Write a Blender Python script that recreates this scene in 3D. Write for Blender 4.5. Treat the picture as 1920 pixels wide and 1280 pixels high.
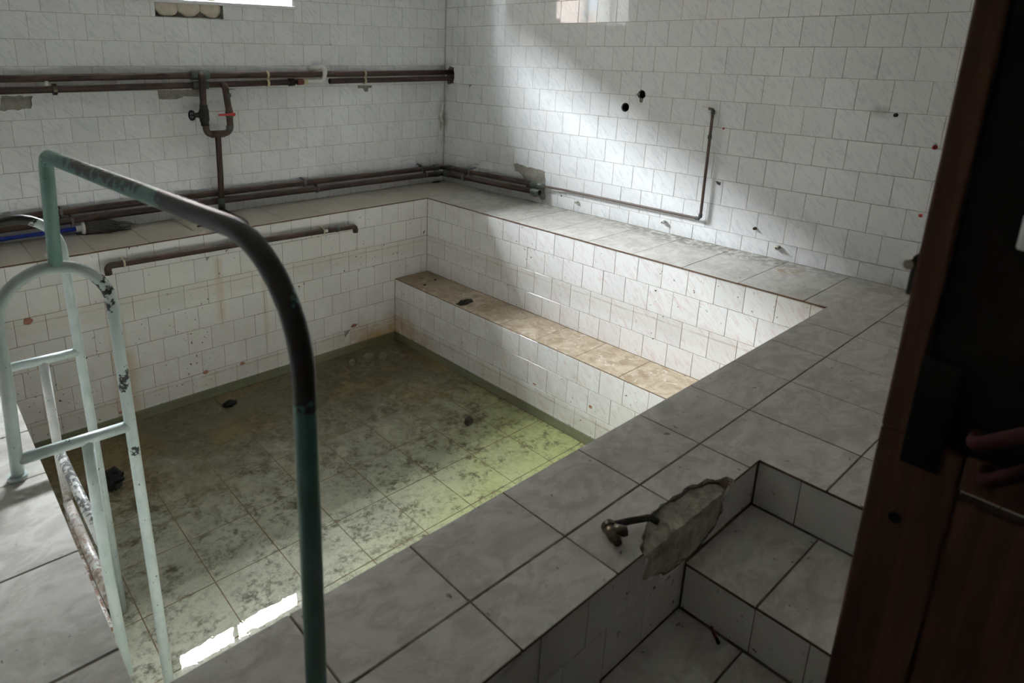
import bpy, bmesh, math, random
from mathutils import Vector, Matrix, noise
random.seed(7)
SC = bpy.context.scene
for o in list(bpy.data.objects): bpy.data.objects.remove(o)
COL = SC.collection

# ------------------------------------------------------------------ camera
# world: room corner at the origin, back wall y=0, right wall x=0, ledge top z=0 (metres)
YAW, PITCH, ROLL = 0.69679, -0.27010, 0.01428
CAM = Vector((-3.7795, -4.4137, 1.104))
def cam_axes():
    f = Vector((math.sin(YAW)*math.cos(PITCH), math.cos(YAW)*math.cos(PITCH), math.sin(PITCH)))
    r = Vector((math.cos(YAW), -math.sin(YAW), 0)); u = r.cross(f)
    r2 = math.cos(ROLL)*r + math.sin(ROLL)*u; u2 = -math.sin(ROLL)*r + math.cos(ROLL)*u
    return r2, u2, f
cd = bpy.data.cameras.new('camera'); cam = bpy.data.objects.new('camera', cd); COL.objects.link(cam)
R_, U_, F_ = cam_axes()
cam.matrix_world = Matrix(((R_.x, U_.x, -F_.x, CAM.x), (R_.y, U_.y, -F_.y, CAM.y), (R_.z, U_.z, -F_.z, CAM.z), (0, 0, 0, 1)))
cd.sensor_width = 36.0; cd.lens = 1231.72*36/1920
cd.shift_x = (960-815.466)/1920; cd.shift_y = (439.358-640)/1920
cd.clip_start = .02; cd.clip_end = 200
cd.dof.use_dof = True; cd.dof.focus_distance = 4.0; cd.dof.aperture_fstop = 5.0
SC.camera = cam

# ------------------------------------------------------------------ sky and light
W = bpy.data.worlds.new('world'); SC.world = W; W.use_nodes = True
bg = W.node_tree.nodes['Background']; bg.inputs[0].default_value = (.90, .95, 1.0, 1)
# overcast sky, three times as bright overhead as at the horizon
_tc = W.node_tree.nodes.new('ShaderNodeTexCoord'); _sx = W.node_tree.nodes.new('ShaderNodeSeparateXYZ'); _mr = W.node_tree.nodes.new('ShaderNodeMapRange')
W.node_tree.links.new(_tc.outputs['Generated'], _sx.inputs[0]); W.node_tree.links.new(_sx.outputs[2], _mr.inputs[0])
SKY = 335.0
for _i, _v in ((1, 0.), (2, 1.), (3, SKY/3), (4, SKY)): _mr.inputs[_i].default_value = _v
W.node_tree.links.new(_mr.outputs[0], bg.inputs[1])
WX0, WX1, WZ0, WZ1, WT = -2.66, -1.42, 1.385, 2.00, .40         # window opening in the back wall, wall thickness
pl = bpy.data.lights.new('window_portal', 'AREA'); pl.shape = 'RECTANGLE'; pl.size = WX1-WX0; pl.size_y = WZ1-WZ0
pl.cycles.is_portal = True
po = bpy.data.objects.new('window_portal', pl); COL.objects.link(po)
po.location = ((WX0+WX1)/2, WT+.02, (WZ0+WZ1)/2); po.rotation_euler = (-math.pi/2, 0, 0)
vs = SC.view_settings; vs.view_transform = 'Standard'; vs.look = 'None'; vs.gamma = 1; vs.use_curve_mapping = False
vs.exposure = 0.76
cy = SC.cycles
cy.use_denoising = True; cy.max_bounces = 7; cy.diffuse_bounces = 5; cy.glossy_bounces = 3; cy.use_adaptive_sampling = True; cy.adaptive_threshold = .13; cy.adaptive_min_samples = 16; cy.transparent_max_bounces = 12
cy.sample_clamp_indirect = 6; cy.caustics_reflective = False; cy.caustics_refractive = False

# ------------------------------------------------------------------ shader helpers
class G:
    def __init__(s, name):
        s.m = bpy.data.materials.new(name); s.m.use_nodes = True; s.t = s.m.node_tree; s.n = s.t.nodes
        s.cap = 4; s.b = s.n['Principled BSDF']; s.out = s.n['Material Output']
    def link(s, a, b): s.t.links.new(a, b)
    def put(s, sock, v):
        if v is None: return
        if hasattr(v, 'is_output') or isinstance(v, bpy.types.NodeSocket): s.link(v, sock)
        elif isinstance(v, (tuple, list)):
            sock.default_value = tuple(v)+(1,) if len(v) == 3 and sock.type == 'RGBA' else v
        else: sock.default_value = v
    def pos(s): return s.n.new('ShaderNodeNewGeometry').outputs['Position']
    def obj(s): return s.n.new('ShaderNodeTexCoord').outputs['Object']
    def rnd(s): return s.n.new('ShaderNodeObjectInfo').outputs['Random']
    def math(s, op, a, b=None, c=None, clamp=False):
        x = s.n.new('ShaderNodeMath'); x.operation = op; x.use_clamp = clamp
        s.put(x.inputs[0], a); s.put(x.inputs[1], b)
        if c is not None: s.put(x.inputs[2], c)
        return x.outputs[0]
    def vadd(s, a, b):
        x = s.n.new('ShaderNodeVectorMath'); x.operation = 'ADD'; s.put(x.inputs[0], a); s.put(x.inputs[1], b); return x.outputs[0]
    def map(s, v, loc=(0,0,0), rot=(0,0,0), sc=(1,1,1)):
        x = s.n.new('ShaderNodeMapping'); s.put(x.inputs[0], v)
        x.inputs[1].default_value = loc; x.inputs[2].default_value = rot; x.inputs[3].default_value = sc; return x.outputs[0]
    def noise(s, v, scale, detail=4, rough=.55, dist=0):
        x = s.n.new('ShaderNodeTexNoise'); s.put(x.inputs['Vector'], v); x.inputs['Scale'].default_value = scale
        x.inputs['Detail'].default_value = min(detail, s.cap); x.inputs['Roughness'].default_value = rough; x.inputs['Distortion'].default_value = dist
        return x.outputs[0]
    def vor(s, v, scale, feat='F1'):
        x = s.n.new('ShaderNodeTexVoronoi'); x.feature = feat; s.put(x.inputs['Vector'], v); x.inputs['Scale'].default_value = scale
        return x.outputs[0]
    def ramp(s, f, a, b, lo=0., hi=1.):
        x = s.n.new('ShaderNodeMapRange'); x.clamp = True; s.put(x.inputs[0], f)
        x.inputs[1].default_value = a; x.inputs[2].default_value = b; x.inputs[3].default_value = lo; x.inputs[4].default_value = hi
        x.interpolation_type = 'SMOOTHSTEP'
        return x.outputs[0]
    def mix(s, f, a, b, mode='MIX'):
        x = s.n.new('ShaderNodeMix'); x.data_type = 'RGBA'; x.blend_type = mode
        s.put(x.inputs[0], f); s.put(x.inputs[6], a); s.put(x.inputs[7], b); return x.outputs[2]
    def sep(s, v):
        x = s.n.new('ShaderNodeSeparateXYZ'); s.put(x.inputs[0], v); return x.outputs
    def comb(s, a, b, c):
        x = s.n.new('ShaderNodeCombineXYZ'); s.put(x.inputs[0], a); s.put(x.inputs[1], b); s.put(x.inputs[2], c); return x.outputs[0]
    def bump(s, h, strength=.3, dist=.01):
        x = s.n.new('ShaderNodeBump'); x.inputs['Strength'].default_value = strength; x.inputs['Distance'].default_value = dist
        s.put(x.inputs['Height'], h); s.link(x.outputs[0], s.b.inputs['Normal'])
    def band(s, v, c, w, soft):            # 1 where |v-c| < w
        d = s.math('ABSOLUTE', s.math('SUBTRACT', v, c)); return s.ramp(d, w, w+soft, 1., 0.)
    def blob(s, v, c, r):                   # soft ellipsoid mask round c with radii r
        x = s.n.new('ShaderNodeVectorMath'); x.operation = 'SUBTRACT'; s.put(x.inputs[0], v); x.inputs[1].default_value = c
        y = s.n.new('ShaderNodeVectorMath'); y.operation = 'DIVIDE'; s.link(x.outputs[0], y.inputs[0]); y.inputs[1].default_value = r
        z = s.n.new('ShaderNodeVectorMath'); z.operation = 'LENGTH'; s.link(y.outputs[0], z.inputs[0])
        return z.outputs['Value']
    def done(s, col, rough=.4, metal=0, spec=.5, coat=0):
        s.put(s.b.inputs['Base Color'], col); s.put(s.b.inputs['Roughness'], rough); s.put(s.b.inputs['Metallic'], metal)
        s.b.inputs['Specular IOR Level'].default_value = spec
        if coat: s.b.inputs['Coat Weight'].default_value = coat
        return s.m

def simple(name, col, rough=.5, metal=0, var=.15, nscale=30, spec=.5, bump=0):
    g = G(name); n = g.noise(g.obj(), nscale, 5)
    c2 = tuple(max(0, c*(1-var)) for c in col); c3 = tuple(min(1, c*(1+var)) for c in col)
    c = g.mix(n, c2, c3)
    if bump: g.bump(n, bump, .004)
    return g.done(c, rough, metal, spec)

def veined(name, base, vein, amount, spots=.0, stains=None, rough=(.10, .22)):
    """glazed ceramic tile with diagonal marbled print, each tile with its own stretch of it"""
    g = G(name); o = g.obj(); r = g.rnd()
    off = g.comb(g.math('MULTIPLY', r, 37.), g.math('MULTIPLY', r, 91.), g.math('MULTIPLY', r, 13.))
    v = g.map(g.map(o, rot=(0, 0, math.radians(47))), sc=(1.0, 4.0, 1.0)); v = g.vadd(v, off)
    n1 = g.noise(v, 13, 6, .62, 1.1); vn = g.ramp(n1, .48, .66)
    fine = g.noise(v, 55, 5, .6); vn = g.math('MULTIPLY', vn, g.ramp(fine, .3, .7, .45, 1.))
    col = g.mix(g.math('MULTIPLY', vn, amount), base, vein)
    col = g.mix(g.math('MULTIPLY', g.math('SUBTRACT', r, .5), .12), col, (0, 0, 0))
    p = g.pos()
    dirt = g.ramp(g.noise(p, 2.3, 6, .6), .45, .8); col = g.mix(g.math('MULTIPLY', dirt, .09), col, (.36, .32, .26))
    if spots:
        s1 = g.ramp(g.noise(p, 48, 3, .5), .70-spots*.05, .735-spots*.05); s1 = g.math('MULTIPLY', s1, g.ramp(g.noise(p, 3.1, 3), .45, .6))
        col = g.mix(s1, col, (.10, .075, .05))
    rg = g.ramp(g.noise(p, 6, 4), .3, .75, rough[0], rough[1])
    if stains: col, rg = stains(g, p, col, rg)
    g.bump(g.noise(p, 9, 2), .06, .004)
    return g.done(col, rg, 0, .5)

def st_wall(g, p, col, rg):
    x, y, z = g.sep(p)
    # brown damp streak down the room corner, faint drips under the pipes
    n = g.noise(g.map(p, sc=(1, 1, .25)), 26, 6, .65)
    c = g.ramp(g.blob(p, (-.02, -.01, .52), (.075, .05, .30)), .2, 1., 1., 0.); c = g.math('MULTIPLY', c, g.ramp(n, .38, .62))
    col = g.mix(g.math('MULTIPLY', c, .75), col, (.16, .10, .035))
    c = g.ramp(g.math('MULTIPLY', g.band(x, 0, .004, .012), g.band(y, 0, .004, .012)), 0, 1); col = g.mix(g.math('MULTIPLY', c, .2), col, (.25, .20, .13))
    low = g.ramp(z, .0, .06, 1., 0.); col = g.mix(g.math('MULTIPLY', g.math('MULTIPLY', low, g.ramp(n, .35, .7)), .22), col, (.22, .18, .12))
    # greenish pen scrawl residue near the valves
    sc = g.math('MULTIPLY', g.ramp(g.noise(p, 40, 2, .5, 1.5), .57, .62), g.ramp(g.blob(p, (-2.05, 0, .77), (.62, .05, .05)), .3, 1., 1., 0.))
    sc = g.math('MULTIPLY', sc, g.ramp(g.noise(p, 6, 2), .42, .55)); col = g.mix(g.math('MULTIPLY', sc, .45), col, (.10, .35, .27))
    # sooty smudge beside a plug on the right wall
    sm = g.ramp(g.blob(p, (0, -3.30, .855), (.05, .07, .045)), .1, 1., 1., 0.); col = g.mix(g.math('MULTIPLY', g.math('MULTIPLY', sm, n), .7), col, (.12, .11, .08))
    return col, rg

def st_pool(g, p, col, rg):
    x, y, z = g.sep(p)
    n = g.noise(p, 7, 6, .65); nf = g.noise(g.map(p, sc=(3, 3, 18)), 6, 5, .6)
    wob = g.math('ADD', z, g.math('MULTIPLY', g.math('SUBTRACT', g.noise(p, 5, 3), .5), .012))
    # tide lines left by falling water levels
    t = g.band(wob, -.345, .002, .006); col = g.mix(g.math('MULTIPLY', t, g.ramp(n, .3, .6, .05, .38)), col, (.36, .27, .17))
    t = g.band(wob, -.36, .035, .05); col = g.mix(g.math('MULTIPLY', t, .16), col, (.50, .42, .29))
    t = g.band(wob, -.955, .002, .007); col = g.mix(g.math('MULTIPLY', t, g.ramp(n, .3, .6, .05, .45)), col, (.32, .22, .13))
    t = g.band(wob, -.99, .03, .05); col = g.mix(g.math('MULTIPLY', t, .20), col, (.42, .36, .22))
    # rust and iron runs
    low = g.ramp(z, -.30, -.9, 0., .24); col = g.mix(g.math('MULTIPLY', low, g.ramp(n, .3, .7)), col, (.50, .42, .30))
    for cx, w, z0, z1, a in ((-2.285, .03, -.15, -.55, .28), (-2.92, .05, -.40, -1.05, .45), (-2.87, .04, -.62, -1.05, .35), (-1.98, .02, -.3, -.8, .25)):
        s = g.math('MULTIPLY', g.band(x, cx, w*.3, w), g.math('MULTIPLY', g.ramp(z, z0, z0-.05), g.ramp(z, z1, z1-.12, 1., 0.)))
        col = g.mix(g.math('MULTIPLY', g.math('MULTIPLY', s, g.band(y, -.477, .02, .02)), a), col, (.55, .33, .10))
    c = g.ramp(g.blob(p, (-.88, -.50, -1.10), (.85, .62, .30)), .15, 1., 1., 0.)
    col = g.mix(g.math('MULTIPLY', g.math('MULTIPLY', c, g.ramp(n, .2, .6)), .92), col, (.50, .29, .085))
    col = g.mix(g.ramp(z, -1.048, -1.060, 0., .88), col, (.19, .20, .105))
    return col, rg

M = {}
M['wall_tile'] = veined('glazed_wall_tile', (.865, .868, .866), (.50, .55, .63), .45, 0, st_wall, (.02, .06))
M['pink_tile'] = veined('glazed_pink_vein_tile', (.87, .86, .855), (.70, .47, .48), .50, .3, st_pool)
M['plain_tile'] = veined('glazed_plain_pool_tile', (.86, .84, .81), (.70, .66, .61), .25, .75, st_pool)

def rim():
    g = G('rim_tile'); o = g.obj(); r = g.rnd(); p = g.pos()
    off = g.comb(g.math('MULTIPLY', r, 57.), g.math('MULTIPLY', r, 31.), g.math('MULTIPLY', r, 17.))
    v = g.vadd(g.map(o, sc=(1, 1.6, 1)), off)
    n1 = g.noise(v, 7, 8, .62, 1.6); n2 = g.noise(v, 26, 6, .65, .8)
    col = g.mix(g.ramp(n1, .35, .65), (.52, .49, .445), (.70, .67, .62))
    col = g.mix(g.math('MULTIPLY', g.ramp(n2, .5, .75), .5), col, (.80, .78, .74))
    col = g.mix(g.math('MULTIPLY', g.ramp(g.noise(v, 40, 4), .55, .8), .35), col, (.30, .27, .23))
    x, y, z = g.sep(p)
    d = g.ramp(g.noise(p, 3.2, 7, .62), .42, .72); col = g.mix(g.math('MULTIPLY', d, .30), col, (.33, .29, .23))
    s = g.math('MULTIPLY', g.ramp(g.noise(p, 34, 3, .5), .685, .72), g.ramp(g.noise(p, 4.4, 3), .42, .55)); col = g.mix(g.math('MULTIPLY', s, .8), col, (.09, .07, .05))
    nf = g.noise(p, 22, 6, .65)
    # grime gathered along the walls, and an ochre spill
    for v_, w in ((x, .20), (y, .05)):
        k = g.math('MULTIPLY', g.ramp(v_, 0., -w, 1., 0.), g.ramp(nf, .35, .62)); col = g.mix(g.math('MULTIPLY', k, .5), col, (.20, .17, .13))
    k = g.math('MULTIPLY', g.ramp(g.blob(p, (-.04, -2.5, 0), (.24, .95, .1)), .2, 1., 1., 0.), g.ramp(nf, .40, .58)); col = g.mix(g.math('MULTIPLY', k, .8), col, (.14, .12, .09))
    k = g.math('MULTIPLY', g.ramp(g.blob(p, (-.16, -3.06, 0), (.09, .10, .05)), .4, 1., 1., 0.), g.ramp(nf, .45, .55)); col = g.mix(g.math('MULTIPLY', k, .8), col, (.42, .27, .09))
    col = g.mix(g.math('MULTIPLY', g.math('MULTIPLY', g.ramp(y, -.52, -.46), g.ramp(x, -4, -3.9)), .7), col, (.62, .55, .44))
    return g.done(col, .30, 0, .45)
M['rim'] = rim()

def benchtop():
    g = G('bench_top_tile'); p = g.pos(); n = g.noise(p, 9, 8, .66, 1.0)
    col = g.mix(g.ramp(n, .3, .7), (.36, .27, .17), (.60, .50, .38))
    col = g.mix(g.math('MULTIPLY', g.ramp(g.noise(p, 14, 7, .7, 1.6), .56, .66), .75), col, (.74, .70, .64))
    col = g.mix(g.ramp(g.noise(p, 60, 3), .68, .74), col, (.12, .09, .05))
    x, y, z = g.sep(p)
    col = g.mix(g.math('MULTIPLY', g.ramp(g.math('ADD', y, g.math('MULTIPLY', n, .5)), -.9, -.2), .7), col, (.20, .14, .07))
    g.bump(n, .15, .005)
    return g.done(col, .55, 0, .4)
M['bench_top'] = benchtop()

def floor_alg():
    g = G('pool_floor_tile'); g.cap = 7; p = g.pos(); x, y, z = g.sep(p)
    n = g.noise(p, 3.0, 8, .66, .6); nm = g.noise(p, 11, 8, .7, .5); nf = g.noise(p, 34, 7, .75, .2)
    col = g.mix(g.ramp(n, .35, .65), (.47, .455, .40), (.60, .58, .53))
    # living algae towards the lit right-hand end and along the near wall
    a = g.math('ADD', g.math('MULTIPLY', x, .62), g.math('MULTIPLY', y, -.85))
    a = g.math('ADD', a, g.math('MULTIPLY', g.math('SUBTRACT', n, .5), 1.5))
    alg = g.ramp(a, .15, 1.25); col = g.mix(g.math('MULTIPLY', alg, .80), col, (.47, .50, .19))
    near = g.math('MULTIPLY', g.ramp(g.math('ADD', y, g.math('MULTIPLY', nm, .35)), -2.85, -3.10), .6); col = g.mix(near, col, (.46, .49, .22))
    # brown silt towards the back, thick in the far right corner
    b = g.math('ADD', g.math('ADD', y, g.math('MULTIPLY', x, .16)), g.math('MULTIPLY', g.math('SUBTRACT', nm, .5), 1.5))
    silt = g.ramp(b, -2.35, -1.15); col = g.mix(g.math('MULTIPLY', silt, .84), col, (.13, .092, .036))
    o = g.math('MULTIPLY', g.ramp(g.noise(p, 2.4, 4, .5), .48, .62), g.ramp(b, -2.2, -1.3)); col = g.mix(g.math('MULTIPLY', o, .5), col, (.30, .205, .06))
    k = g.ramp(g.blob(p, (-1.35, -.75, -1.12), (.75, .45, .3)), .2, 1., 1., 0.); col = g.mix(g.math('MULTIPLY', g.math('MULTIPLY', k, g.ramp(nm, .35, .6)), .8), col, (.045, .032, .014))
    # flecks and clouds of rotted matter everywhere
    c0 = g.ramp(g.noise(p, 4.6, 5, .6, .8), .38, .60)
    f = g.math('MULTIPLY', g.ramp(nf, .42, .60), g.math('MULTIPLY', g.ramp(nm, .34, .62), g.math('ADD', g.math('MULTIPLY', c0, .7), .3))); col = g.mix(g.math('MULTIPLY', f, .9), col, (.065, .052, .033))
    f2 = g.math('MULTIPLY', g.ramp(nm, .52, .66), c0); col = g.mix(g.math('MULTIPLY', f2, .62), col, (.13, .10, .06))
    w = g.math('MULTIPLY', g.ramp(g.noise(p, 30, 5, .7, .5), .60, .68), g.ramp(nm, .5, .36)); col = g.mix(g.math('MULTIPLY', w, .35), col, (.72, .72, .62))
    g.bump(nf, .3, .004)
    return g.done(col, .6, 0, .3)
M['pool_floor'] = floor_alg()

def cement(name, a, b):
    g = G(name); p = g.pos(); n = g.noise(p, 22, 8, .7); n2 = g.noise(p, 90, 4)
    col = g.mix(g.ramp(n, .3, .7), a, b); g.bump(g.math('ADD', n, g.math('MULTIPLY', n2, .3)), .5, .008)
    return g.done(col, .9, 0, .2)
M['grout_wall'] = cement('wall_grout', (.36, .32, .27), (.48, .44, .38))
M['grout_pool'] = cement('pool_grout', (.17, .115, .075), (.30, .22, .15))
M['grout_rim'] = cement('rim_grout', (.13, .105, .08), (.24, .20, .155))
M['mortar'] = cement('broken_mortar', (.34, .30, .24), (.70, .65, .55))
M['mortar_grey'] = cement('grey_mortar_bed', (.27, .25, .21), (.40, .375, .32))
M['biscuit_edge'] = simple('brown_tile_edge', (.16, .085, .055), .85, var=.3)
M['terracotta'] = simple('tile_biscuit', (.42, .20, .13), .8)
M['plaster'] = simple('white_plaster', (.76, .76, .75), .8, var=.05)
M['ceiling'] = simple('ceiling_paint', (.80, .80, .79), .9, var=.06)
M['dark_wall'] = simple('corridor_wall', (.09, .085, .08), .9)
M['white_paint'] = simple('white_frame_paint', (.80, .80, .80), .4, var=.04)
M['white_plastic'] = simple('white_plastic', (.78, .77, .73), .35, var=.08)
M['yellowed'] = simple('yellowed_plastic', (.62, .55, .36), .5, var=.2)
M['hole_shade'] = simple('cavity_shade_black', (.012, .010, .009), .9)  # painted-in darkness of holes and pipe ends, for linings and end discs
M['red_plug'] = simple('red_plastic', (.40, .03, .02), .5)
M['red_lever'] = simple('red_lever_paint', (.48, .04, .03), .4)
M['blue_handle'] = simple('blue_mop_handle', (.012, .035, .30), .3)
M['mop'] = simple('grey_mop_cotton', (.14, .13, .11), .95, var=.5, nscale=60)
M['iron'] = simple('dark_iron', (.035, .032, .03), .5, .6)
M['bronze'] = simple('tarnished_brass', (.13, .105, .075), .35, .8, var=.4)
M['galv'] = simple('galvanised_clamp', (.20, .20, .19), .55, .3, var=.3)
M['stone'] = simple('pale_mortar_lump', (.66, .60, .50), .9, var=.25, nscale=22, bump=.4)
M['pebble'] = simple('white_rubble', (.24, .225, .165), .8, var=.2, nscale=25, bump=.4)
M['rag'] = simple('black_rag', (.012, .011, .012), .9, bump=.3)
M['scrap'] = simple('dark_leaf_litter', (.045, .038, .026), .95, var=.5, nscale=80, bump=.6)

def pipe_paint(name, a, b, rust=(.10, .06, .04)):
    g = G(name); p = g.pos(); n = g.noise(p, 8, 7, .65); nf = g.noise(p, 70, 4)
    col = g.mix(g.ramp(n, .35, .65), a, b); col = g.mix(g.math('MULTIPLY', g.ramp(nf, .6, .75), .5), col, rust)
    x, y, z = g.sep(g.n.new('ShaderNodeNewGeometry').outputs['Normal'])
    dust = g.math('MULTIPLY', g.ramp(z, .55, .95), g.ramp(n, .25, .6, .35, 1.)); col = g.mix(g.math('MULTIPLY', dust, .55), col, (.30, .27, .23))
    g.bump(nf, .15, .002)
    return g.done(col, g.ramp(n, .3, .7, .38, .62), 0, .5)
M['pipe'] = pipe_paint('brown_pipe_paint', (.045, .023, .017), (.085, .048, .035))
M['pipe_green'] = pipe_paint('verdigris_joint', (.05, .055, .045), (.10, .13, .11))
M['copper'] = pipe_paint('copper_brown_pipe', (.09, .055, .045), (.15, .10, .085))

def ladder_paint(name, a, b, chip_at, chip_amt, rustz=None, rail=False):
    g = G(name); p = g.pos(); x, y, z = g.sep(p)
    n = g.noise(p, 14, 6, .65); nf = g.noise(p, 46, 6, .7)
    col = g.mix(g.ramp(n, .3, .7), a, b)
    chips = g.ramp(nf, .66, .69)
    for c, r, *wt in chip_at:
        w = g.ramp(g.blob(p, c, r), .35, 1., 1., 0.)
        chips = g.math('MAXIMUM', chips, g.ramp(g.math('ADD', g.math('MULTIPLY', w, wt[0] if wt else .34), nf), .80, .83))
    bare = g.mix(g.ramp(n, .4, .6), (.012, .011, .0105), (.028, .024, .022))
    col = g.mix(g.math('MULTIPLY', chips, chip_amt), col, bare)
    rg = g.ramp(chips, 0, 1, .36, .42)
    if rustz is not None:
        k = g.math('MULTIPLY', g.ramp(z, rustz, rustz-.25), g.ramp(nf, .44, .56)); col = g.mix(k, col, (.17, .075, .035))
        k = g.math('MULTIPLY', g.ramp(z, rustz, rustz-.3), g.ramp(n, .5, .6)); col = g.mix(g.math('MULTIPLY', k, .8), col, (.33, .22, .15))
    g.bump(chips, .25, .002)
    return g.done(col, rg, 0, .5)
M['lad_white'] = ladder_paint('pale_mint_ladder_paint', (.47, .56, .535), (.60, .67, .65),
    [((-3.395, -2.556, .46), (.05, .05, .11)), ((-3.37, -2.556, .20), (.03, .05, .10)), ((-3.37, -2.556, -.03), (.03, .05, .03))], 1.)
M['lad_far'] = ladder_paint('worn_far_arch_paint', (.47, .56, .535), (.60, .67, .65), [((-3.50, -1.935, .60), (.16, .05, .14), .55)], 1.)
M['lad_rung'] = ladder_paint('rusted_rung_paint', (.52, .53, .51), (.64, .64, .62), [((-3.48, -2.2, -.29), (.06, .45, .04))], .8, rustz=-.36)
M['lad_green'] = ladder_paint('green_rail_paint', (.075, .19, .155), (.105, .24, .20),
    [((-3.45, -2.95, .866), (.2, .45, .05), .36), ((-3.40, -3.44, .82), (.1, .38, .16), .62), ((-3.38, -3.70, .70), (.1, .16, .13), .62)], 1.)
M['lad_green_light'] = ladder_paint('light_green_rail_paint', (.16, .31, .26), (.22, .38, .33), [((-3.48, -2.58, .845), (.05, .06, .04))], 1.)

def wood(name, a, b):
    g = G(name); p = g.pos(); v = g.map(p, sc=(1, 1, .06)); n = g.noise(v, 40, 7, .65, .6); k = g.noise(p, 5, 4)
    col = g.mix(g.ramp(n, .3, .7), a, b); col = g.mix(g.math('MULTIPLY', g.ramp(k, .5, .75), .5), col, (.03, .014, .009))
    g.bump(n, .12, .003); return g.done(col, .6, 0, .15)
M['door'] = wood('red_brown_door_wood', (.055, .024, .014), (.10, .045, .026))
M['door_dark_shaded'] = wood('dark_shaded_door_wood', (.003, .002, .0017), (.006, .0035, .003))  # near-black because shadow on the upper door is put into the colour
M['handle'] = simple('worn_red_handle', (.045, .014, .014), .8, spec=.1)

def glass_mat(name, tint, refl, rough=.0):
    g = G(name); n = g.n; n.remove(g.b)
    tr = n.new('ShaderNodeBsdfTransparent'); tr.inputs[0].default_value = tint+(1,)
    gl = n.new('ShaderNodeBsdfGlossy'); gl.inputs['Roughness'].default_value = rough
    fr = n.new('ShaderNodeLayerWeight'); fr.inputs[0].default_value = .5
    F = g.math('ADD', refl, g.math('MULTIPLY', g.math('POWER', fr.outputs['Facing'], 5.), 1-refl))      # Schlick, same from both sides
    mx = n.new('ShaderNodeMixShader'); g.link(F, mx.inputs[0]); g.link(tr.outputs[0], mx.inputs[1]); g.link(gl.outputs[0], mx.inputs[2])
    g.link(mx.outputs[0], g.out.inputs[0]); return g, gl, fr
g_, _, _ = glass_mat('window_glass', (.97, .98, .98), .03); M['glass'] = g_.m
g_, gl_, fr_ = glass_mat('shallow_green_water', (.94, .955, .89), .022, .0); M['water'] = g_.m
nb = g_.n.new('ShaderNodeBump'); nb.inputs['Strength'].default_value = .05; nb.inputs['Distance'].default_value = .003
g_.link(g_.noise(g_.pos(), 14, 3), nb.inputs['Height']); g_.link(nb.outputs[0], gl_.inputs['Normal'])

# ------------------------------------------------------------------ mesh helpers
def link(name, me, mat=None, parent=None):
    o = bpy.data.objects.new(name, me); COL.objects.link(o)
    if mat is not None and me is not None and len(me.materials) == 0: me.materials.append(M[mat] if isinstance(mat, str) else mat)
    if parent is not None: o.parent = parent
    return o
def tag(o, label=None, cat=None, group=None, kind=None):
    if label: o['label'] = label
    if cat: o['category'] = cat
    if group: o['group'] = group
    if kind: o['kind'] = kind
    return o
def struct(o, label, cat=None): return tag(o, label, cat or 'structure', None, 'structure')
def thing(name, loc, label, cat, group=None):
    e = bpy.data.objects.new(name, None); e.empty_display_size = .05; COL.objects.link(e); e.location = loc
    return tag(e, label, cat, group)
def fin(bm, name, mat, parent=None, smooth=False, loc=None):
    """world-space bmesh -> object; under an Empty the mesh is moved to the Empty's frame"""
    base = parent.location if parent is not None else (loc or Vector())
    p = parent
    while p is not None and p.parent is not None: p = p.parent; base = base + p.location
    if loc is not None and parent is None: base = Vector(loc)
    bmesh.ops.translate(bm, verts=bm.verts, vec=-Vector(base))
    bmesh.ops.recalc_face_normals(bm, faces=bm.faces)
    if smooth:
        for f in bm.faces: f.smooth = len(f.verts) <= 4
    me = bpy.data.meshes.new(name); bm.to_mesh(me); bm.free()
    o = link(name, me, mat, parent)
    if loc is not None and parent is None: o.location = loc
    return o
def add_box(bm, x0, x1, y0, y1, z0, z1, bev=0):
    vs_ = [bm.verts.new(c) for c in ((x0,y0,z0),(x1,y0,z0),(x1,y1,z0),(x0,y1,z0),(x0,y0,z1),(x1,y0,z1),(x1,y1,z1),(x0,y1,z1))]
    fs = [bm.faces.new([vs_[i] for i in q]) for q in ((0,3,2,1),(4,5,6,7),(0,1,5,4),(1,2,6,5),(2,3,7,6),(3,0,4,7))]
    if bev:
        es = list({e for f in fs for e in f.edges}); bmesh.ops.bevel(bm, geom=es, offset=bev, segments=2, affect='EDGES', profile=.5)
def box(*a, bev=0):
    bm = bmesh.new(); add_box(bm, *a, bev=bev); return bm
def fillet(pts, r, seg=6):
    """round the corners of a polyline"""
    P = [Vector(p) for p in pts]; out = [P[0]]
    for i in range(1, len(P)-1):
        a, b, c = P[i-1], P[i], P[i+1]; d0 = (a-b); d1 = (c-b)
        rr = r[i] if isinstance(r, dict) and i in r else (r if not isinstance(r, dict) else .03)
        ang = d0.angle(d1)
        if ang > math.pi-.02 or rr <= 0: out.append(b); continue
        t = min(rr/math.tan(ang/2), d0.length*.49, d1.length*.49); rr2 = t*math.tan(ang/2)
        p0 = b+d0.normalized()*t; p1 = b+d1.normalized()*t
        cen = b+(d0.normalized()+d1.normalized()).normalized()*(rr2/math.sin(ang/2))
        v0 = p0-cen; v1 = p1-cen; full = v0.angle(v1)
        for k in range(seg+1):
            s = k/seg; q = (v0*math.sin((1-s)*full)+v1*math.sin(s*full))/math.sin(full); out.append(cen+q)
    out.append(P[-1]); return out
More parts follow.
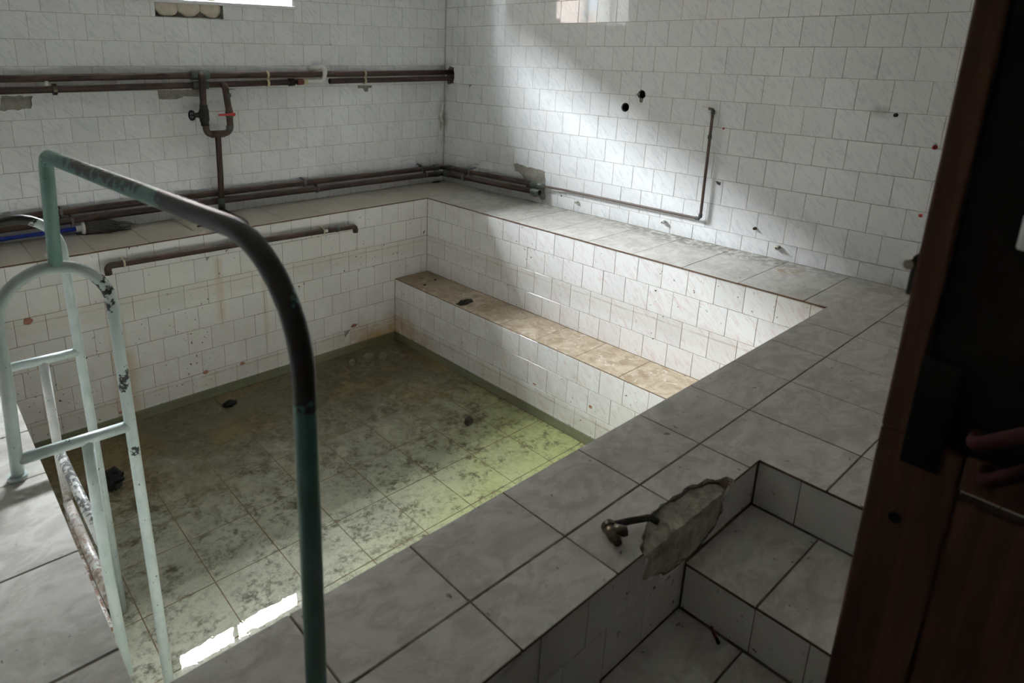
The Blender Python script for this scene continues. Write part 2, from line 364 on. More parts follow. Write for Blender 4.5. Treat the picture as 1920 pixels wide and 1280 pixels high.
def add_tube(bm, pts, r, n=12, caps=True):
    pts = [Vector(p) for p in pts]; N = len(pts); rs = r if isinstance(r, (list, tuple)) else [r]*N
    tan = []
    for i in range(N):
        a = pts[max(i-1, 0)]; b = pts[min(i+1, N-1)]; tan.append((b-a).normalized())
    ref = Vector((0, 0, 1)) if abs(tan[0].z) < .9 else Vector((1, 0, 0))
    nrm = tan[0].cross(ref).normalized(); rings = []
    for i in range(N):
        if i: 
            ax = tan[i-1].cross(tan[i])
            if ax.length > 1e-7: nrm = Matrix.Rotation(tan[i-1].angle(tan[i]), 3, ax.normalized()) @ nrm
        bn = tan[i].cross(nrm)
        rings.append([bm.verts.new(pts[i]+rs[i]*(math.cos(2*math.pi*k/n)*nrm+math.sin(2*math.pi*k/n)*bn)) for k in range(n)])
    for a, b in zip(rings, rings[1:]):
        for k in range(n): bm.faces.new((a[k], a[(k+1)%n], b[(k+1)%n], b[k]))
    if caps: bm.faces.new(rings[0][::-1]); bm.faces.new(rings[-1])
def tube(pts, r, n=12, caps=True):
    bm = bmesh.new(); add_tube(bm, pts, r, n, caps); return bm
def add_ring(bm, c, axis, r0, r1, w, n=14):
    """collar: hollow ring of inner radius r0, outer r1, width w round axis"""
    ax = Vector(axis).normalized(); ref = Vector((0,0,1)) if abs(ax.z) < .9 else Vector((1,0,0))
    a = ax.cross(ref).normalized(); b = ax.cross(a); c = Vector(c); L = []
    for k in range(n):
        d = math.cos(2*math.pi*k/n)*a+math.sin(2*math.pi*k/n)*b
        L.append([bm.verts.new(c+d*rr+ax*s) for rr, s in ((r0,-w/2),(r1,-w/2),(r1,w/2),(r0,w/2))])
    for k in range(n):
        p, q = L[k], L[(k+1)%n]
        for j in range(4): bm.faces.new((p[j], q[j], q[(j+1)%4], p[(j+1)%4]))
def ring(*a, **k):
    bm = bmesh.new(); add_ring(bm, *a, **k); return bm
def lump(c, r, seed=0, amp=.25, sub=3, fq=2.):
    bm = bmesh.new(); bmesh.ops.create_icosphere(bm, subdivisions=sub, radius=1)
    for v in bm.verts:
        d = v.co.normalized(); k = 1+amp*noise.noise(d*fq+Vector((seed*3.1, seed*1.7, seed))); v.co = Vector((d.x*r[0]*k, d.y*r[1]*k, d.z*r[2]*k))+Vector(c)
    return bm

# ---- tiles: shared chamfered slabs laid on a plane, one object each
TM = {}
def tile_mesh(w, h, mat, t=.006, ch=.0012):
    k = (round(w, 3), round(h, 3), mat, t)
    if k in TM: return TM[k]
    w, h = k[0], k[1]; bm = bmesh.new(); x, y = w/2, h/2
    def rr(i, z): return [bm.verts.new(c) for c in ((-x+i, -y+i, z), (x-i, -y+i, z), (x-i, y-i, z), (-x+i, y-i, z))]
    A, B, Cc = rr(0, -t), rr(0, -ch), rr(ch, 0)
    for P, Q in ((A, B), (B, Cc)):
        for i in range(4): bm.faces.new((P[i], P[(i+1)%4], Q[(i+1)%4], Q[i]))
    bm.faces.new(Cc); bm.faces.new(A[::-1])
    me = bpy.data.meshes.new('tile')
    if mat in ('rim', 'bench_top'):
        bm.normal_update()
        for f in bm.faces:
            if abs(f.normal.z) < .3: f.material_index = 1
    bm.to_mesh(me); bm.free(); me.materials.append(M[mat])
    if mat in ('rim', 'bench_top'): me.materials.append(M['biscuit_edge'])
    TM[k] = me; return me
class Plane:
    """u,v in the plane, n outwards, o = point with u=v=0"""
    def __init__(s, o, u, v): s.o = Vector(o); s.u = Vector(u); s.v = Vector(v); s.n = s.u.cross(s.v)
    def at(s, u, v, n=0): return s.o+s.u*u+s.v*v+s.n*n
P_BACK = Plane((0, 0, 0), (1, 0, 0), (0, 0, 1))           # normal -y : u=x, v=z
P_RIGHT = Plane((0, 0, 0), (0, -1, 0), (0, 0, 1))         # normal -x : u=-y, v=z
P_UP = Plane((0, 0, 0), (1, 0, 0), (0, 1, 0))             # normal +z : u=x, v=y
P_LEFTFACE = Plane((0, 0, 0), (0, 1, 0), (0, 0, 1))       # normal +x : u=y, v=z
P_FRONTFACE = Plane((0, 0, 0), (-1, 0, 0), (0, 0, 1))     # normal +y : u=-x, v=z
def shifted(P, d):
    q = Plane(P.o, P.u, P.v); q.o = P.o+P.n*d; return q
GAP = .0018
def lay(parent, P, rects, mat, tilt=.25, t=.006, rest=None, gap=GAP, jit=.0006):
    """rects (u0,u1,v0,v1) -> tile objects; those for which rest(rect) is true go into one joined part"""
    made = []; bmr = None
    for (u0, u1, v0, v1) in rects:
        w, h = u1-u0-gap, v1-v0-gap
        if w < .006 or h < .006: continue
        me = tile_mesh(w, h, mat, t)
        rx = math.radians(random.gauss(0, tilt)); ry = math.radians(random.gauss(0, tilt))
        m = Matrix((P.u, P.v, P.n)).transposed().to_4x4()
        m = Matrix.Translation(P.at((u0+u1)/2, (v0+v1)/2, random.uniform(-jit, jit*.3))) @ m @ Matrix.Rotation(rx, 4, 'X') @ Matrix.Rotation(ry, 4, 'Y')
        if rest is not None and rest((u0, u1, v0, v1)):
            if bmr is None: bmr = bmesh.new()
            k = len(bmr.verts); bmr.from_mesh(me); bmr.verts.ensure_lookup_table(); bmesh.ops.transform(bmr, matrix=m, verts=bmr.verts[k:]); continue
        o = link('tile', me, None, parent); o.matrix_local = m; o['rc'] = 0; del o['rc']
        made.append((o, (u0, u1, v0, v1)))
    if bmr is not None:
        o = fin(bmr, 'tile_field', mat, None); o.parent = parent; o['kind'] = 'stuff'
    return made
def bond(u0, u1, vs_, pitch, ph_odd, ph_even, start=0):
    """running bond rows between the v lines vs_"""
    out = []
    for i in range(len(vs_)-1):
        ph = ph_odd if (i+start) % 2 else ph_even
        us = [u0]; k = math.ceil((u0-ph)/pitch+1e-4)
        while ph+k*pitch < u1-1e-4:
            if ph+k*pitch > u0+1e-4: us.append(ph+k*pitch)
            k += 1
        us.append(u1)
        out += [(a, b, vs_[i], vs_[i+1]) for a, b in zip(us, us[1:])]
    return out
def prism(bm, P, poly, n0, n1):
    A = [bm.verts.new(P.at(u, v, n0)) for u, v in poly]; B = [bm.verts.new(P.at(u, v, n1)) for u, v in poly]; k = len(poly)
    for i in range(k): bm.faces.new((A[i], A[(i+1)%k], B[(i+1)%k], B[i]))
    caps = [bm.faces.new(A[::-1]), bm.faces.new(B)]; bmesh.ops.triangulate(bm, faces=caps, ngon_method='EAR_CLIP')
def jag(poly, amp, step=.02):
    out = []; k = len(poly)
    for i in range(k):
        a, b = Vector(poly[i]), Vector(poly[(i+1)%k]); n = max(1, int((b-a).length/step)); d = (b-a).orthogonal().normalized(); amp_ = min(amp, (b-a).length/n*.3)
        for j in range(n):
            q = a.lerp(b, j/n)+d*random.uniform(-amp_, amp_)*(1 if j else .3); out.append((q.x, q.y))
    return out
def circ(u, v, r, n=14, amp=0): return [(u+math.cos(2*math.pi*i/n)*r*(1+random.uniform(-amp, amp)), v+math.sin(2*math.pi*i/n)*r*(1+random.uniform(-amp, amp))) for i in range(n)]
def volume(me):
    bm = bmesh.new(); bm.from_mesh(me); v = bm.calc_volume(); bm.free(); return abs(v)
def boolean(o, cutter, most=None):
    """cut; a result that lost more than `most` of volume (or gained some) is tried again with a nudged cutter"""
    v0 = volume(o.data); src = o.data
    for k in range(8):
        cutter.location = Vector((random.uniform(-1, 1), random.uniform(-1, 1), random.uniform(-1, 1)))*(.0004*k)
        md = o.modifiers.new('cut', 'BOOLEAN'); md.operation = 'DIFFERENCE'; md.object = cutter; md.solver = 'EXACT' if k % 3 < 2 else 'FAST'
        bpy.context.view_layer.update(); dg = bpy.context.evaluated_depsgraph_get()
        me = bpy.data.meshes.new_from_object(o.evaluated_get(dg)); o.modifiers.clear()
        v1 = volume(me)
        if most is None or -1e-9 <= v0-v1 <= most: break
        bpy.data.meshes.remove(me); me = None
    cutter.location = (0, 0, 0)
    if me is None: o.data = src; return 1
    o.data = me
    return len(me.polygons)
def area2(poly): return abs(sum(poly[i][0]*poly[(i+1) % len(poly)][1]-poly[(i+1) % len(poly)][0]*poly[i][1] for i in range(len(poly))))/2
def clip(poly, u0, u1, v0, v1):
    for ax, lim, sg in ((0, u0, 1), (0, u1, -1), (1, v0, 1), (1, v1, -1)):
        out = []
        for i in range(len(poly)):
            a, b = poly[i-1], poly[i]; da, db = (a[ax]-lim)*sg, (b[ax]-lim)*sg
            if (da >= 0) != (db >= 0):
                t = da/(da-db); out.append((a[0]+(b[0]-a[0])*t, a[1]+(b[1]-a[1])*t))
            if db >= 0: out.append(b)
        poly = out
        if len(poly) < 3: return []
    return poly
def carve(body, tiles, P, cuts):
    """cut the listed (polygon, depth) cavities out of a wall body and the tiles over them"""
    for poly, depth in cuts:
        bm = bmesh.new(); prism(bm, P, poly, .05, -depth); bmesh.ops.recalc_face_normals(bm, faces=bm.faces)
        me = bpy.data.meshes.new('cutter'); bm.to_mesh(me); bm.free(); c = bpy.data.objects.new('cutter', me); COL.objects.link(c)
        ar = area2(poly); boolean(body, c, ar*depth*1.4+1e-8)
        us = [q[0] for q in poly]; vv = [q[1] for q in poly]
        for o, (u0, u1, v0, v1) in list(tiles):
            if max(us) > u0 and min(us) < u1 and max(vv) > v0 and min(vv) < v1:
                if boolean(o, c, area2(clip(poly, u0, u1, v0, v1) or [(0, 0)])*.0062*1.2+2e-9) == 0: tiles.remove((o, (u0, u1, v0, v1))); bpy.data.objects.remove(o)
        bpy.data.objects.remove(c)
        if .004 < depth < .02:                                  # rough mortar bed showing in the cavity
            bm = bmesh.new(); f = bm.faces.new([bm.verts.new(P.at(u, v, -depth+.0012)) for u, v in poly]); bmesh.ops.triangulate(bm, faces=[f], ngon_method='EAR_CLIP')
            fin(bm, 'mortar_bed', 'mortar_grey', body)

# ------------------------------------------------------------------ dimensions
A_, B_ = .477, .568               # back / right ledge widths
PY = -3.405                       # near pool edge
PX = -3.598                       # left pool edge
OY = -3.755                       # outer face of the near ledge
BX, BZ = -.888, -.608             # bench front plane, bench top
WZ_, FZ = -1.055, -1.12           # water surface, pool floor
XL, YF, ZC = -4.5, -5.03, 2.60    # left wall, front wall, ceiling
LZ = -.44                         # landing
DOORX = -2.753
GR = .0016                        # grout recess

# ------------------------------------------------------------------ room shell
# back wall with the window opening
bm = bmesh.new(); add_box(bm, XL-.2, .3, GR, WT, -1.4, ZC+.1)
wall_back = struct(fin(bm, 'wall_back', 'grout_wall'), 'back wall of white marbled tiles behind the pipes and window', 'wall')
bmc = box(WX0, WX1, -.1, WT+.1, WZ0, WZ1); mc = bpy.data.meshes.new('c'); bmc.to_mesh(mc); bmc.free(); cc = bpy.data.objects.new('c', mc); COL.objects.link(cc)
boolean(wall_back, cc); bpy.data.objects.remove(cc)
rows = [0, .104]+[.104+.1487*i for i in range(1, 16)]; rows = [z for z in rows if z < ZC-.03]+[ZC]
rects = []
for i in range(len(rows)-1):
    ph = -.159 if i % 2 else -.084
    for r in bond(XL, 0, [rows[i], rows[i+1]], .1495, ph, ph):
        u0, u1, v0, v1 = r
        if v1 <= WZ0+.005 or v0 >= WZ1: rects.append(r); continue
        if v0 < WZ0-.01 and v1 > WZ0:
            cu = [u0]+[c for c in (WX0, WX1) if u0 < c < u1]+[u1]
            rects += [(a, b, v0, WZ0 if WX0-.001 < (a+b)/2 < WX1+.001 else v1) for a, b in zip(cu, cu[1:])]; continue
        if u1 <= WX0+.002 or u0 >= WX1-.002: rects.append(r)
        else:
            if u0 < WX0: rects.append((u0, WX0, v0, v1))
            if u1 > WX1: rects.append((WX1, u1, v0, v1))
tb = lay(wall_back, P_BACK, rects, 'wall_tile', rest=lambda r: r[2] > 1.45 or r[1] < -3.5)
cuts = [(jag([(-3.27, .757), (-3.115, .762), (-3.098, .832), (-3.25, .838)], .006), .006),
        (jag([(-2.40, .792), (-2.29, .788), (-2.24, .806), (-2.135, .800), (-2.13, .846), (-2.405, .848)], .003), .006),
        ([(-2.374, 1.297), (-1.936, 1.297), (-1.936, 1.384), (-2.374, 1.384)], .045),
        (jag([(-.893, .825), (-.762, .828), (-.762, .846), (-.893, .848)], .003), .012),
        (jag([(-.83, .80), (-.80, .798), (-.79, .83), (-.85, .83)], .003), .012),
        (jag([(-1.94, .838), (-1.88, .842), (-1.93, .849)], .001), .006)]
carve(wall_back, tb, P_BACK, cuts)
# mortar lumps in the gap under the window
for k, (x, w) in enumerate(((-2.298, .078), (-2.152, .078), (-2.012, .074))):
    fin(lump((x, .032, 1.366), (w, .034, .066), k+3, .16, 3, 1.6), 'mortar_lump', 'stone', wall_back, True)

# right wall
bm = box(GR, .25, YF-.1, .3, -1.4, ZC+.1)
wall_right = struct(fin(bm, 'wall_right', 'grout_wall'), 'right wall of white marbled tiles with plugs and pipe holes', 'wall')
rowr = [0, .092]+[.092+.1523*i for i in range(1, 16)]; rowr = [z for z in rowr if z < ZC-.03]+[ZC]
tr_ = lay(wall_right, P_RIGHT, bond(0, -YF, rowr, .155, .0, .078, 0), 'wall_tile', rest=lambda r: r[2] > 1.46 or r[0] > 3.72)
cuts = [(circ(1.948, .862, .030, 14, .12), .16), (circ(1.833, .773, .030, 14, .03), .16),
        (jag([(1.905, .862), (1.93, .852), (1.93, .872)], .001), .01), (jag([(1.935, .835), (1.965, .835), (1.96, .81), (1.94, .812)], .003), .008),
        (jag([(.035, .845), (.115, .85), (.125, .93), (.115, .985), (.06, .995), (.03, .96)], .008), .07),
        (jag([(.855, .268), (.985, .262), (1.0, .255), (1.18, .25), (1.195, .035), (1.06, .05), (.99, .12), (.94, .19), (.87, .21)], .012, .03), .006),
        (circ(1.349, .093, .008, 8), .03), (jag([(2.505, .388), (2.545, .385), (2.54, .362), (2.52, .37)], .003, .01), .02)]
carve(wall_right, tr_, P_RIGHT, cuts)
for (y, z, r, d) in ((-1.948, .862, .025, .15), (-1.833, .773, .0275, .15)):
    b_ = bmesh.new(); add_ring(b_, (d/2+.012, y, z), (1, 0, 0), r-.004, r, d, 20); add_tube(b_, [(d, y, z), (d+.01, y, z)], r-.003, 20)
    fin(b_, 'pipe_sleeve', 'hole_shade', wall_right)
# left and front walls, ceiling, corridor behind the door
bm = box(XL-.2, XL, YF-.1, WT, -1.4, ZC+.1); wall_left = struct(fin(bm, 'wall_left', 'plaster'), 'plain left wall beside the pool', 'wall')
bm = bmesh.new(); add_box(bm, XL-.2, -3.62, YF-.2, YF, -1.4, ZC+.1); add_box(bm, DOORX+.03, .3, YF-.2, YF, -1.4, ZC+.1); add_box(bm, -3.62, DOORX+.03, YF-.2, YF, 1.62, ZC+.1)
wall_front = struct(fin(bm, 'wall_front', simple('front_wall_paint', (.45, .45, .44), .85, var=.06)), 'plain front wall with the doorway', 'wall')
bm = box(XL-.2, .3, YF-.2, WT, ZC, ZC+.15); struct(fin(bm, 'ceiling', 'ceiling'), 'plain ceiling of the pool room', 'ceiling')
bm = bmesh.new(); add_box(bm, -3.9, -2.4, YF-1.7, YF-1.6, LZ, 2.); add_box(bm, -4.0, -3.9, YF-1.7, YF-.2, LZ, 2.); add_box(bm, -2.4, -2.3, YF-1.7, YF-.2, LZ, 2.); add_box(bm, -4., -2.3, YF-1.7, YF-.2, 2., 2.1); add_box(bm, -4., -2.3, YF-1.7, YF-.2, LZ-.1, LZ)
struct(fin(bm, 'wall_corridor', 'dark_wall'), 'dark corridor outside the doorway', 'wall')

# ------------------------------------------------------------------ pool
def sheet(name, mat, bmx, label, cat): return struct(fin(bmx, name, mat), label, cat)
# back pool wall below the back ledge
body = sheet('pool_wall_back', 'grout_pool', box(XL, 0, -A_+GR, GR, -1.35, -.010), 'back pool wall of plain white stained tiles', 'pool wall')
prow = [-.155*i for i in range(8)]; prow = [FZ]+[z for z in prow[::-1] if z > FZ+.02]; prow[-1] = -.010
rects = []
for i in range(len(prow)-1):
    k = len(prow)-2-i; ph = -.704 if k % 2 == 0 else -.628
    rects += bond(PX, -B_ if prow[i] >= BZ-.09 else BX, [prow[i], prow[i+1]], .1507, ph, ph)
tpb = lay(body, shifted(P_BACK, A_), rects, 'plain_tile', .2)
chips = [((629, 622), None)]
def tri(u, v, s): return jag([(u, v), (u+s, v), (u+s*.15, v-s*.9)], .001, .02)
cutp = [(tri(-1.365, -.93, .055), .008), (tri(-.775, -.155, .045), .008), (tri(-.61, -.27, .03), .01), (tri(-2.36, -.155, .03), .006), (tri(-2.23, -.13, .02), .006)]
cuth = [(-1.275, -.905, .03, .018), (-2.42, -.93, .022, .018), (-2.17, -.945, .022, .012), (-2.945, -1.03, .025, .012), (-3.35, -.33, .028, .022)]
carve(body, tpb, shifted(P_BACK, A_), cutp+[([(u+math.cos(a)*rx*random.uniform(.7, 1.1), v+math.sin(a)*rz*random.uniform(.7, 1.1)) for a in [2*math.pi*i/10 for i in range(10)]], .004) for u, v, rx, rz in cuth])
for u, v, rx, rz in cuth:
    fin(lump((u, -A_+.0045, v), (rx*1.15, .003, rz*1.15), u*9, .2, 2), 'tile_biscuit', 'terracotta', body, True)
# right pool wall above the bench
body = sheet('pool_wall_right', 'grout_pool', box(-B_+GR, GR, PY, -A_, -1.35, -.010), 'right pool wall of pink-veined white tiles above the bench', 'pool wall')
rz_ = [BZ, -.467, -.311, -.156, -.010]; rects = []
for i in range(4):
    k = 3-i; ph = 2.864-.155*15 if k % 2 == 0 else 2.945-.155*16
    rects += bond(A_, -PY, [rz_[i], rz_[i+1]], .1553, ph, ph)
lay(body, shifted(P_RIGHT, B_), rects, 'pink_tile', .2)
# bench
bench = sheet('pool_bench', 'grout_pool', box(BX+GR, -B_, PY, -A_, -1.35, BZ-GR), 'low tiled bench along the right side of the pool', 'bench')
rz_ = [FZ, -1.073, -.918, -.763, BZ-.006]; rects = []
for i in range(4):
    k = 3-i; ph = 2.121-.156*14 if k % 2 == 0 else 2.05-.156*13
    rects += bond(A_, -PY, [rz_[i], rz_[i+1]], .156, ph, ph)
tbf = lay(bench, shifted(P_RIGHT, -BX), rects, 'pink_tile', .2)
ch = [(2.385, -.865, .014, .012), (2.655, -.85, .020, .024), (1.955, -.902, .018, .007)]
carve(bench, tbf, shifted(P_RIGHT, -BX), [([(u+math.cos(a)*rx*random.uniform(.75, 1.1), v+math.sin(a)*rz*random.uniform(.75, 1.1)) for a in [2*math.pi*i/10 for i in range(10)]], .004) for u, v, rx, rz in ch])
for u, v, rx, rz in ch: fin(lump((BX+.0045, -u, v), (.003, rx*1.15, rz*1.15), u*5, .2, 2), 'tile_biscuit', 'terracotta', bench, True)
yb = [-A_]+[-.70-.308*i for i in range(9)]+[PY]
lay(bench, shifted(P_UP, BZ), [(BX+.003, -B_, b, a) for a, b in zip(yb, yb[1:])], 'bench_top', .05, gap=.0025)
# near and left pool walls (seen only from other positions)
body = sheet('pool_wall_front', 'grout_pool', box(XL, 0, OY+GR, PY-GR, -1.35, -.010), 'near pool wall under the front ledge', 'pool wall')
ledge_front_body = body
lay(body, shifted(P_FRONTFACE, PY), bond(-BX, -PX, [FZ, -1.085, -.93, -.775, -.62, -.465, -.31, -.155, -.010], .152, .0, .076), 'plain_tile', rest=lambda r: True)
bl = sheet('pool_wall_left', 'grout_pool', box(XL, PX-GR, PY, -A_, -1.35, -.010), 'left pool wall behind the ladder', 'pool wall')
lay(bl, shifted(P_LEFTFACE, PX), bond(PY, -A_, [FZ, -1.085, -.93, -.775, -.62, -.465, -.31, -.155, -.010], .152, .0, .076), 'plain_tile', rest=lambda r: True)
# floor and water
pf = sheet('pool_floor', 'grout_pool', box(XL, 0, OY, 0, -1.5, FZ-GR*.7), 'tiled pool floor under green algae and silt', 'pool floor')
xs = [PX]+[x for x in [-2.085+.3025*k for k in range(-5, 6)] if PX+.02 < x < BX-.02]+[BX]
ys = [PY]+[y for y in [-2.345+.3215*k for k in range(-4, 8)] if PY+.02 < y < -A_-.02]+[-A_]
lay(pf, shifted(P_UP, FZ), [(a, b, c, d) for a, b in zip(xs, xs[1:]) for c, d in zip(ys, ys[1:])], 'pool_floor', .05, gap=.004)
bm = bmesh.new(); f_ = [bm.verts.new(c) for c in ((PX-.0005, PY+.0005, WZ_), (BX+.0005, PY+.0005, WZ_), (BX+.0005, -A_-.0005, WZ_), (PX-.0005, -A_-.0005, WZ_))]; bm.faces.new(f_)
tag(fin(bm, 'pool_water', 'water'), 'shallow green water lying over the pool floor', 'water', None, 'stuff')

# ------------------------------------------------------------------ ledges
def ledge(name, label, x0, x1, y0, y1): return struct(fin(box(x0, x1, y0, y1, -.0105, -GR), name, 'grout_rim'), label, 'ledge')
OV = .006                                                       # the rim tiles oversail the pool walls a little
lb = ledge('ledge_back', 'tiled back ledge carrying the floor pipes and mop', XL, 0, -A_, GR)
xs = [XL, -4.17, -3.87, -3.572]+[-3.275+.2965*k for k in range(11)]+[0]
lay(lb, P_UP, [(a, b, -A_-OV, 0) for a, b in zip(xs, xs[1:]) ], 'rim', .06, t=.008)
lr = ledge('ledge_right', 'tiled right ledge along the holed wall', -B_, GR, -3.605, -A_)
ys = [-A_-OV, -.795, -1.107, -1.42, -1.732, -2.043, -2.364, -2.675, -2.985, -3.303, -3.61]
lay(lr, P_UP, [(-B_-OV, 0, b, a) for a, b in zip(ys, ys[1:])], 'rim', .06, t=.008)
lf = ledge('ledge_front', 'tiled front ledge with the broken outer corner', XL, 0, OY, PY)
SEAM = -3.61; JX = [-.568+.0, -.839, -1.147, -1.4555, -1.764, -2.072, -2.380, -2.689, -2.997, -3.305, -3.613, -3.92, -4.23, XL]
r1 = [(b, a, SEAM, PY+OV) for a, b in zip(JX, JX[1:])]
r2 = [(b, a, OY-OV, SEAM) for a, b in zip(JX, JX[1:]) if a < -2.05]+[(-2.072, -2.01, OY-OV, SEAM)]
tlf = lay(lf, P_UP, r1+r2, 'rim', .06, t=.008, gap=.0045)
ll = ledge('ledge_left', 'sunlit tiled left ledge at the foot of the ladder', XL, PX, PY, -A_)
ys = [-A_, -.70, -1.02, -1.34, -1.66, -1.98, -2.312, -2.572, -2.942, -3.27, PY]
lay(ll, P_UP, [(a, b, d, c) for a, b in ((PX-.31, PX+OV), (-4.21, PX-.31), (XL, -4.21)) for c, d in zip(ys, ys[1:])], 'rim', .06, t=.008, gap=.0045)
# deck right of the steps
dk = struct(fin(box(-2.01+GR, GR, YF, OY+.0, -.6, -GR), 'deck_right', 'grout_rim'), 'tiled deck to the right of the steps', 'deck')
JD = [0, -.27]+JX[:6]+[-2.01]; JD = [0, -.26, -.568, -.839, -1.147, -1.4555, -1.764, -2.01-OV]
ys = [SEAM, -3.936, -4.245, -4.55, -4.86, YF]
lay(dk, P_UP, [(b, a, d, c) for a, b in zip(JD, JD[1:]) for c, d in zip(ys, ys[1:])], 'rim', .06, t=.008, gap=.0045)
# outer face of the front ledge, tiled
rects = []
for (z0, z1, ph) in ((-.145, -.010, .02), (-.29, -.145, .095), (-.44, -.29, .02)):
    xr = 2.01 if z0 > -.146 else (2.372 if z0 > -.3 else 2.71)
    rects += [(-b, -a, z0, z1) for (a, b, _, _) in bond(xr, -XL, [z0, z1], .1535, ph, ph)]
tof = lay(ledge_front_body, shifted(P_BACK, -OY), rects, 'plain_tile', .2)
# deck riser and the steps
lay(dk, shifted(P_RIGHT, 2.01), [(a, b, -.150, -.010) for a, b in ((3.757, 3.872), (3.872, 4.03), (4.03, 4.19), (4.19, 4.35), (4.35, 4.66), (4.66, -YF))], 'plain_tile', .3)
def stepper(x0, x1, z, label, yl):
    s = struct(fin(box(x0+GR, x1, YF, OY-.001, -.9, z-GR), 'step', 'grout_rim'), label, 'step')
    lay(s, shifted(P_UP, z), [(x0-.004, x1-.004, d, c) for c, d in zip(yl, yl[1:])], 'rim', .07, t=.008, gap=.005)
    return s
s1 = stepper(-2.372, -2.01, -.150, 'upper tiled step below the deck', [OY, -3.939, -4.245, -4.55, -4.86, YF])
lay(s1, shifted(P_RIGHT, 2.372), [(a, b, -.29, -.160) for a, b in ((3.758, 3.937), (3.937, 4.06), (4.06, 4.25), (4.25, 4.5), (4.5, 4.75), (4.75, -YF))], 'plain_tile', .3)
s2 = stepper(-2.710, -2.372, -.290, 'lower tiled step next to the landing', [OY, -3.926, -4.235, -4.54, -4.85, YF])
lay(s2, shifted(P_RIGHT, 2.710), [(a, b, LZ, -.300) for a, b in ((3.758, 3.93), (3.93, 4.23), (4.23, 4.5), (4.5, 4.75), (4.75, -YF))], 'plain_tile', .3)
land = struct(fin(box(XL, -2.71, YF-.2, OY, -.9, LZ-GR), 'floor', 'grout_rim'), 'tiled landing floor at the foot of the steps', 'floor')
lay(land, shifted(P_UP, LZ), [(a, b, c, d) for a, b in ((-3.02, -2.71), (-3.33, -3.02), (-3.64, -3.33), (-3.95, -3.64), (-4.26, -3.95), (XL, -4.26)) for c, d in ((-4.065, OY), (-4.375, -4.065), (-4.685, -4.375), (YF, -4.685))], 'rim', .06, t=.008, gap=.005)

# broken outer corner of the front ledge: a rough bite through tiles, face and body
def bite():
    bm = bmesh.new(); bmesh.ops.create_icosphere(bm, subdivisions=5, radius=1)
    for v in bm.verts:
        d = v.co.normalized(); p = 3.2
        s = (abs(d.x)**p+abs(d.y)**2.2+abs(d.z)**p)**(-1/p)
        k = 1+.16*noise.noise(d*2.3+Vector((4, 1, 2)))+.07*noise.noise(d*7)+.03*noise.noise(d*18)
        v.co = Vector((-2.375+d.x*s*.215*k, -3.80+d.y*s*.105*k, -.02+d.z*s*.135*k))
    return bm
bmc = bite(); mc = bpy.data.meshes.new('bite'); bmc.to_mesh(mc); bmc.free(); cc = bpy.data.objects.new('bite', mc); COL.objects.link(cc)
mc.materials.append(M['mortar'])
for o, r in tlf+tof:
    u0, u1, v0, v1 = r
    if u1 > -2.64 and u0 < -2.10 and (v0 < OY+.02 or v1 > -.2):
        if boolean(o, cc) == 0: bpy.data.objects.remove(o)
for o in (lf, ledge_front_body): boolean(o, cc)
bpy.data.objects.remove(cc)
bm = lump((-2.375, -3.735, -.06), (.225, .055, .115), 2, .22, 5, 3.)
for v in bm.verts:
    v.co += Vector((0, .02*noise.noise(v.co*14)+.008*noise.noise(v.co*45), .02*noise.noise(v.co*11+Vector((3, 3, 3)))))
    v.co.y = max(v.co.y, OY+.006+.004*noise.noise(v.co*30)); v.co.z = min(v.co.z, -.012-.35*max(0, -3.70-v.co.y) + .004*noise.noise(v.co*25))
fin(bm, 'broken_mortar', 'mortar', ledge_front_body, True)

# ------------------------------------------------------------------ window
wd = struct(bpy.data.objects.new('window_1', None), 'white-framed window high in the back wall', 'window'); COL.objects.link(wd); wd.location = ((WX0+WX1)/2, 0, WZ0)
t_ = .012
fin(box(WX0-.0, WX1+.012, -.012, WT, WZ0-.004, WZ0+.018, bev=.003), 'window_sill', 'white_paint', wd)
fin(box(WX0, WX0+t_, 0, WT, WZ0+.018, WZ1), 'reveal', 'white_paint', wd); fin(box(WX1-t_, WX1, 0, WT, WZ0+.018, WZ1), 'reveal', 'white_paint', wd); fin(box(WX0, WX1, 0, WT, WZ1-t_, WZ1), 'reveal', 'white_paint', wd)
bm = bmesh.new(); fy0, fy1 = .19, .24; fx = [WX0+t_, -2.12, WX1-t_]; z0, z1 = WZ0+.018, WZ1-t_
add_box(bm, fx[0], fx[2], fy0, fy1, z0, z0+.035, .003); add_box(bm, fx[0], fx[2], fy0, fy1, z1-.035, z1, .003)
for x in (fx[0]+.0175, fx[1], fx[2]-.0175): add_box(bm, x-.0175, x+.0175, fy0+.001, fy1-.001, z0+.03, z1-.03, .003)
fr = fin(bm, 'window_frame', 'white_paint', wd)
for a, b in ((fx[0]+.03, fx[1]-.012), (fx[1]+.012, fx[2]-.03)): fin(box(a, b, .213, .217, z0+.03, z1-.03), 'pane', 'glass', wd)

